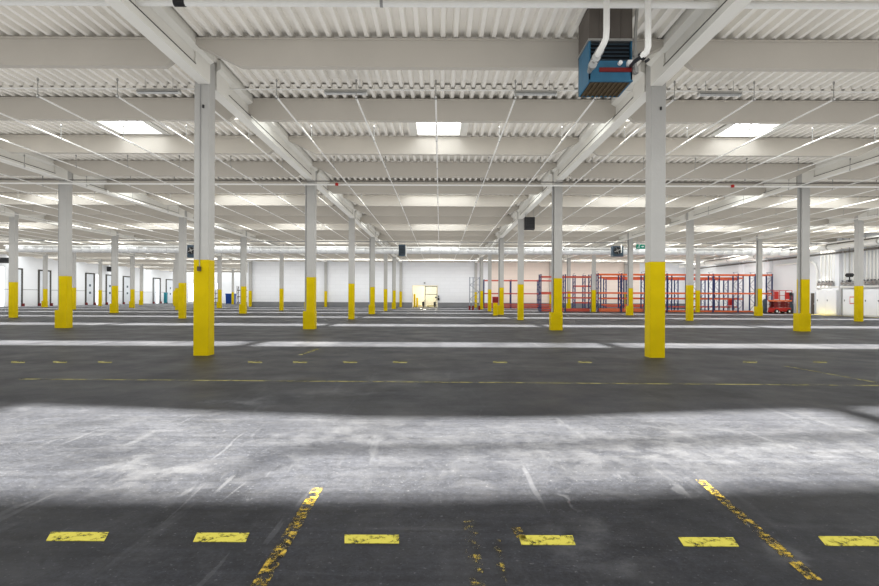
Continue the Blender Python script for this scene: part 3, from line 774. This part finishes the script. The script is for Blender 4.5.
rack('long red pallet rack standing along the back wall', 80.6, [X_at(p_, 80.6) for p_ in (484, 511, 538.6, 560)], 4.3, (.35, .62, 2.2, 4.15), 'navy', 'redbeam', [(0, .02, 3), (1, .02, 3), (2, .02, 3)])
# separate grey frame
y = 69.0; xg = X_at(474.5, y)
e = empty('upright_frame', (xg, y, 0), 'grey lattice rack frame standing alone left of the red rack', 'rack frame')
mb = MB()
for x in (-.62, -.2, .62): mb.box(x-.06, x+.06, -.05, .05, .1, 4.2)
z = .5; s = 0
while z < 3.6: mb.bar((-.62 if s else .62, 0, z), (.62 if s else -.62, 0, z+.9), .06); mb.bar((-.62, 0, z+.9), (.62, 0, z+.9), .05); z += .9; s ^= 1
mb.build('frame', 'greyframe', e)
for x in (-.62, -.2, .62): mb = MB(); mb.cbox(x-.12, x+.12, -.12, .12, 0, .55, .02); q = mb.build('foot', 'darkred', e); q['label'] = 'red foot guard'
# odd things among the racks
a = at(731, 302, 66.3); e = empty('crate', (a.x, a.y, .75), 'red crate on a stand between the far rack uprights', 'crate')
mb = MB(); mb.cbox(-.28, .28, -.2, .2, 0, .75, .03); mb.build('body', 'red', e)
mb = MB()
for x in (-.24, .24):
    for y_ in (-.16, .16): mb.box(x-.03, x+.03, y_-.03, y_+.03, -.75, 0)
mb.build('stand', 'dark', e)

# ------------------------------------------------------------------ red scissor lift
Pn = flo(779.5, 313.3)
e = empty('scissor_lift', (Pn.x, Pn.y, 0), 'red scissor lift parked by the side wall past the racks', 'scissor lift')
mb = MB(); mb.cbox(-.95, .95, -.55, .55, .22, .62, .06); mb.box(-1.02, -.7, -.5, .5, .12, .3); mb.box(.7, 1.02, -.5, .5, .12, .3); mb.build('chassis', 'red', e)
for sx in (-.68, .68):
    for sy in (-.55, .55): mb = MB(); mb.tube([(sx, sy-.11, .23), (sx, sy+.11, .23)], .23, 16); o = mb.build('wheel', 'tyre', e); mb = MB(); mb.tube([(sx, sy-.125, .23), (sx, sy+.125, .23)], .11, 12); mb.build('hub', 'sign_white', o)
for k in range(4):
    z = .66 + k*.16; mb = MB()
    for yy in (-.42, .42): mb.bar((-.85, yy, z), (.85, yy, z+.13), .06, .09); mb.bar((-.85, yy+.08, z+.13), (.85, yy+.08, z), .06, .09)
    mb.build('scissor_arm', 'darkred', e)
mb = MB(); mb.cbox(-1.0, 1.05, -.55, .55, 1.30, 1.46, .04); mb.build('platform', 'orange', e)
mb = MB()
for x in (-.98, -.33, .33, 1.02):
    for yy in (-.52, .52): mb.bar((x, yy, 1.46), (x, yy, 2.5), .05)
for z in (1.95, 2.5):
    for yy in (-.52, .52): mb.bar((-.98, yy, z), (1.02, yy, z), .05)
    for x in (-.98, 1.02): mb.bar((x, -.52, z), (x, .52, z), .05)
mb.build('guard_rail', 'red', e)
mb = MB(); mb.box(-.9, -.45, -.57, -.50, 1.55, 2.4); mb.build('side_panel', 'red', e)
mb = MB(); mb.box(.25, .75, -.57, -.50, 1.55, 2.3); mb.build('side_panel', 'red', e)
mb = MB(); mb.cbox(.70, .98, -.66, -.52, 1.95, 2.3, .03); mb.build('control_box', 'dark', e)
Pm = flo(770.5, 312.9); e = empty('gas_cylinder', (Pm.x-.15, Pm.y+.9, 0), 'dark cylinder on a trolley left of the red lift', 'gas cylinder')
mb = MB(); mb.tube([(0, 0, .05), (0, 0, 1.35), (0, 0, 1.5), (0, 0, 1.6)], [.2, .2, .13, .06], 14); mb.build('body', 'slate', e)
mb = MB(); mb.bar((-.25, .22, 0), (-.25, .25, 1.3), .05); mb.bar((.25, .22, 0), (.25, .25, 1.3), .05); mb.bar((-.25, .25, 1.3), (.25, .25, 1.3), .05); mb.box(-.28, .28, -.2, .25, 0, .05); mb.build('trolley', 'dark', e)

# ------------------------------------------------------------------ right wall equipment
for px0, px1, top, mt, lab in ((789.6, 794.5, 293.2, 'slate', 'dark door in the side wall behind the red lift'), (811.5, 815.4, 293.2, 'brown', 'brown door in the side wall beside the white cabinets')):
    dn += 1; y0, y1, zt = side_rect(px0, px1, top, XR)
    mb = MB(); mb.box(XR-.10, XR, y0-.08, y0, 0, zt+.08); mb.box(XR-.10, XR, y1, y1+.08, 0, zt+.08); mb.box(XR-.10, XR, y0, y1, zt, zt+.08)
    o = struct(mb.build(f'door_{dn+1}', 'doorskin'), lab, 'door')
    mb = MB(); mb.box(XR-.05, XR, y0, y1, 0, zt); mb.box(XR-.06, XR-.04, y0+.12, y1-.12, zt*.55, zt-.15); mb.box(XR-.06, XR-.04, y0+.12, y1-.12, .15, zt*.45); q = mb.build('door_leaf', mt, o)
    mb = MB(); mb.box(XR-.12, XR-.05, y0+.08, y0+.12, 1.0, 1.2); mb.build('handle', 'steel', o)
XC = XR-.55
def cab(px0, px1, top, lab, seam):
    y0, y1, zt = side_rect(px0, px1, top, XC)
    e = empty('cabinet', (XC, y0, 0), lab, 'cabinet', 'white cabinets along the side wall')
    L = y1-y0; mb = MB(); mb.box(0, .54, 0, L, .08, zt); mb.box(.05, .54, .03, L-.03, 0, .08); mb.build('body', 'cabinet', e)
    n = seam
    for k in range(n): mb = MB(); mb.box(-.025, 0, L*k/n+.02, L*(k+1)/n-.02, .12, zt-.04); q = mb.build('door', 'cabinet', e); mb = MB(); mb.box(-.06, -.025, L*(k+.85)/n-.03, L*(k+.85)/n+.03, zt*.55, zt*.55+.16); mb.build('handle', 'dark', q)
    return y0, y1, zt
c1 = cab(816.3, 836.5, 290, 'white cabinet at the side wall, right of the brown door', 2)
c2 = cab(842.8, 857.5, 289.5, 'white cabinet at the side wall bearing a framed notice', 1)
c3 = cab(864, 905, 289, 'white cabinet at the side wall right of the notice, partly out of the frame', 3)
y0, y1, zt = side_rect(841.8, 842.8, 289.5, XC); mb = MB(); mb.tube([(XC-.06, (y0+y1)/2, 0), (XC-.06, (y0+y1)/2, 2.6)], .07, 10); tag(mb.build('drain_pipe', 'grey_pipe'), 'grey upright pipe between two white cabinets on the side wall', 'pipe')
ya, yb, zt = side_rect(849.8, 855, 296.5, XC-.03); zl = side(852.5, 304, XC-.03).z
e = empty('notice', (XC-.03, (ya+yb)/2, (zt+zl)/2), 'white notice with a pinkish red border on a white cabinet', 'sign')
w_, h_ = (yb-ya)/2, (zt-zl)/2
mb = MB(); mb.box(-.02, 0, -w_, w_, -h_, h_); mb.build('border', 'sign_red', e); mb = MB(); mb.box(-.03, -.018, -w_*.72, w_*.72, -h_*.72, h_*.72); mb.build('sheet', 'sign_white', e)
# sprinkler valve stations above the cabinets
def station(pxs, lab, ztop_py):
    ys = [F*(XC+.25)/(p_-CX) for p_ in pxs]; ym = sum(ys)/len(ys)
    e = empty('sprinkler_station', (XC+.25, ym, 2.62), lab, 'sprinkler valves', 'sprinkler valve stations')
    ly = [y_-ym for y_ in ys]
    for l in ly:
        mb = MB(); mb.tube([(0, l, .35), (0, l, 3.6), (.02, l, 3.75), (.12, l, 3.85)], .075, 10); mb.build('riser', 'white_pipe', e)
        mb = MB(); mb.tube([(0, l, .30), (0, l, .36)], .16, 12); mb.tube([(0, l, .62), (0, l, .68)], .15, 12); mb.tube([(-.02, l, .48), (-.30, l, .48)], .07, 10); mb.tube([(-.30, l, .48), (-.33, l, .48)], .17, 14); mb.build('valve', 'steel', e)
        mb = MB(); mb.tube([(-.12, l+.18, .70), (-.12, l+.18, .76)], .09, 12); mb.tube([(-.12, l+.18, .55), (-.12, l+.18, .70)], .03, 8); mb.build('gauge', 'dark', e)
    mb = MB(); mb.tube([(.05, min(ly)-.6, .15), (.05, max(ly)+.6, .15)], .13, 12); mb.tube([(.05, min(ly)-.3, .9), (.05, max(ly)+.3, .9)], .05, 8)
    for l in ly: mb.tube([(.05, l, .05), (.05, l, .36)], .07, 10)
    mb.build('header', 'white_pipe', e)
station((821.2, 825.2, 829, 831.8, 834.5), 'five white sprinkler risers with valves above the cabinet by the brown door', 253)
station((845, 849.5, 853.5), 'sprinkler risers with valves above the cabinet with the notice', 251)
station((867, 870.6, 874.2, 877.6, 882), 'sprinkler risers with valves near the right edge of the view', 249)
# black hoist motor
a = side(849.5, 276, XC-1.2); e = empty('chain_hoist', tuple(a), 'black chain hoist motor hanging in front of the sprinkler risers', 'hoist')
mb = MB(); mb.cbox(-.15, .15, -.28, .28, -.1, .25, .05); mb.tube([(0, -.4, .08), (0, .4, .08)], .12, 12); mb.build('motor', 'dark', e)
mb = MB(); mb.tube([(0, .05, .25), (0, .05, ZD-a.z)], .02, 6); mb.build('chain', 'dark', e)
mb = MB(); mb.tube([(0, 0, -.1), (0, 0, -.35)], .05, 8); mb.box(-.06, .06, -.12, .12, -.55, -.35); mb.build('hook', 'dark', e)
# arched pipe
y_ = F*XR/(813-CX); mb = MB(); pts = []
y2 = F*XR/(819-CX)
for k in range(9): t = k*math.pi/16; pts.append((XR-.2, y_-(y_-y2)*math.sin(t), 4.0+1.5*math.cos(t)))
pts += [(XR-.2, y2, 2.35)]
mb.tube([(XR-.2, y_+6, 5.5)] + pts, .10, 10); tag(mb.build('arched_pipe', 'white_pipe'), 'white arched pipe on the side wall left of the sprinkler risers', 'pipe')
# insulated mains high along the right wall
for n, (x, z, r, m_) in enumerate(((37.3, 6.55, .22, 'white_pipe'), (38.2, 6.93, .15, 'tray'), (38.8, 6.12, .10, 'tray'), (38.7, 6.50, .12, 'white_pipe'), (36.2, 6.80, .06, 'white_pipe'))):
    e = empty('wall_main', (x, 0, z), ('thick white insulated pipe running along the side wall under the roof', 'dark pipe running above and behind the thick white wall pipe', 'thin dark pipe close to the side wall below the thick white pipe', 'white pipe close to the side wall behind the thick white pipe', 'thin white pipe farthest from the side wall under the beams')[n], 'pipe', 'mains along the side wall')
    mb = MB(); mb.tube([(0, 30, 0), (0, 84, 0)], r, 12); mb.build('pipe', m_, e)
    mb = MB()
    y = 34
    while y < 84: mb.tube([(0, y-.06, 0), (0, y+.06, 0)], r*1.12, 12); mb.tube([(0, y, r), (0, y, ZT-z)], .014, 6); y += 6
    mb.build('clamp', 'steel', e)

# ------------------------------------------------------------------ floor markings
def quad(name, pts, mat, label, group=None, cat='floor marking', z=.003):
    xs = [p_.x for p_ in pts]; ys = [p_.y for p_ in pts]
    c = Vector((sum(xs)/4, sum(ys)/4, 0)); mb = MB()
    lo = [(p_.x-c.x, p_.y-c.y, 0) for p_ in pts]; hi = [(p_.x-c.x, p_.y-c.y, z) for p_ in pts]
    mb.add(lo+hi, [(3, 2, 1, 0), (4, 5, 6, 7)] + [(i, (i+1) % 4, 4+(i+1) % 4, 4+i) for i in range(4)])
    o = mb.build(name, mat, None, (c.x, c.y, 0)); return tag(o, label, cat, group)
dl = ('leftmost', 'second from left', 'third from left', 'third from right', 'second from right', 'rightmost')
for n, (x0, x1, y0, y1, sk) in enumerate(((46, 104, 541, 532.3, 5), (193, 245.5, 542, 533, 4), (344.5, 399, 543.5, 535, 0), (521.5, 575.5, 545, 535.5, -3), (684, 739, 546.5, 537.5, -6), (826, 884, 546, 536.5, -8))):
    quad('floor_dash', [flo(x0, y0), flo(x1, y0+.2), flo(x1+sk, y1+.2), flo(x0+sk, y1)], 'dash', f'yellow painted floor dash in the nearest row, {dl[n]}', 'nearest row of yellow floor dashes')
def strip(name, pa, pb, w, mat, label, group=None, z=.003):
    d_ = (pb-pa).normalized(); nrm = Vector((-d_.y, d_.x, 0))*w/2
    return quad(name, [pa-nrm, pb-nrm, pb+nrm, pa+nrm][::1] if (d_.cross(nrm)).z > 0 else [pa+nrm, pb+nrm, pb-nrm, pa-nrm], mat, label, group, z=z)
strip('floor_line', flo(250, 600), flo(318, 488), .085, 'worn', 'scuffed yellow line running away from the viewer, left of two')
strip('floor_line', flo(478, 600), flo(470, 520), .09, 'very_worn', 'mostly scuffed yellow line near the viewer, straight ahead')
strip('floor_line', flo(503, 590), flo(497, 540), .05, 'very_worn', 'narrow scuffed yellow line beside the one straight ahead')
strip('floor_line', flo(815, 580), flo(700, 480), .075, 'worn', 'scuffed yellow line running away from the viewer on the right')
strip('floor_line', flo(524, 542), flo(516, 528), .06, 'worn', 'short orange yellow scuff mark touching a floor dash')
strip('floor_line', flo(20, 379), flo(879, 385.5), .07, 'faint', 'long faint yellow line crossing the floor ahead of the nearest columns')
strip('floor_line', flo(785, 366), flo(879, 383), .07, 'faint', 'faint slanting line on the floor past the nearest right column')
strip('floor_line', flo(300, 355), flo(318, 349), .10, 'faint', 'short faint line on the floor right of the nearest left column')
for n, px in enumerate((18, 60, 105, 255, 300, 350, 400, 500, 585, 750, 820)):
    quad('floor_dash', [flo(px-7, 363), flo(px+7, 363), flo(px+7, 361.3), flo(px-7, 361.3)], 'faint', f'faint pale floor dash in the far row, {ORD[n+1]} from left', 'far row of faint floor dashes')

# ------------------------------------------------------------------ light
w = bpy.data.worlds.new('World'); S.world = w; w.use_nodes = True
bg = w.node_tree.nodes['Background']; bg.inputs['Color'].default_value = (.97, .985, 1, 1); bg.inputs['Strength'].default_value = 3.2
w.light_settings.ao_factor = .62; w.light_settings.distance = 3.0
S.cycles.use_fast_gi = True; S.cycles.fast_gi_method = 'ADD'  # ambient fill without a source, added to brighten deck and walls
sun = bpy.data.lights.new('sun', 'SUN'); sun.energy = 60.0; sun.angle = math.radians(3.6); sun.color = (1, .925, .845)
so = bpy.data.objects.new('sun', sun); COL.objects.link(so); so.location = (0, 0, 40); so.rotation_euler = (math.radians(-3.0), 0, 0)
rl = bpy.data.lights.new('room_lamp', 'POINT'); rl.energy = 420; rl.color = (1, .92, .74); rl.shadow_soft_size = .3
ro = bpy.data.objects.new('room_lamp', rl); COL.objects.link(ro); ro.location = ((d0.x+d1.x)/2, YB+3.2, 3.7)
S.cycles.max_bounces = 6; S.cycles.diffuse_bounces = 3; S.cycles.glossy_bounces = 2; S.cycles.transparent_max_bounces = 8
S.cycles.use_denoising = True; S.cycles.sample_clamp_indirect = 4.0
S.cycles.caustics_reflective = False; S.cycles.caustics_refractive = False

# ------------------------------------------------------------------ camera
cam = bpy.data.cameras.new('camera'); cam.sensor_fit = 'HORIZONTAL'; cam.sensor_width = 36; cam.lens = F*36/879
cam.shift_y = (HY-293)/879; cam.shift_x = -(CX-439.5)/879; cam.clip_end = 400
co = bpy.data.objects.new('camera', cam); COL.objects.link(co); co.location = (0, 0, H)
co.rotation_euler = (Matrix.Rotation(math.pi/2, 3, 'X') @ Matrix.Rotation(.0045, 3, 'Z')).to_euler()
S.camera = co
S.view_settings.view_transform = 'Standard'; S.view_settings.look = 'None'; S.view_settings.exposure = 0; S.view_settings.gamma = 1
S.view_settings.use_curve_mapping = False
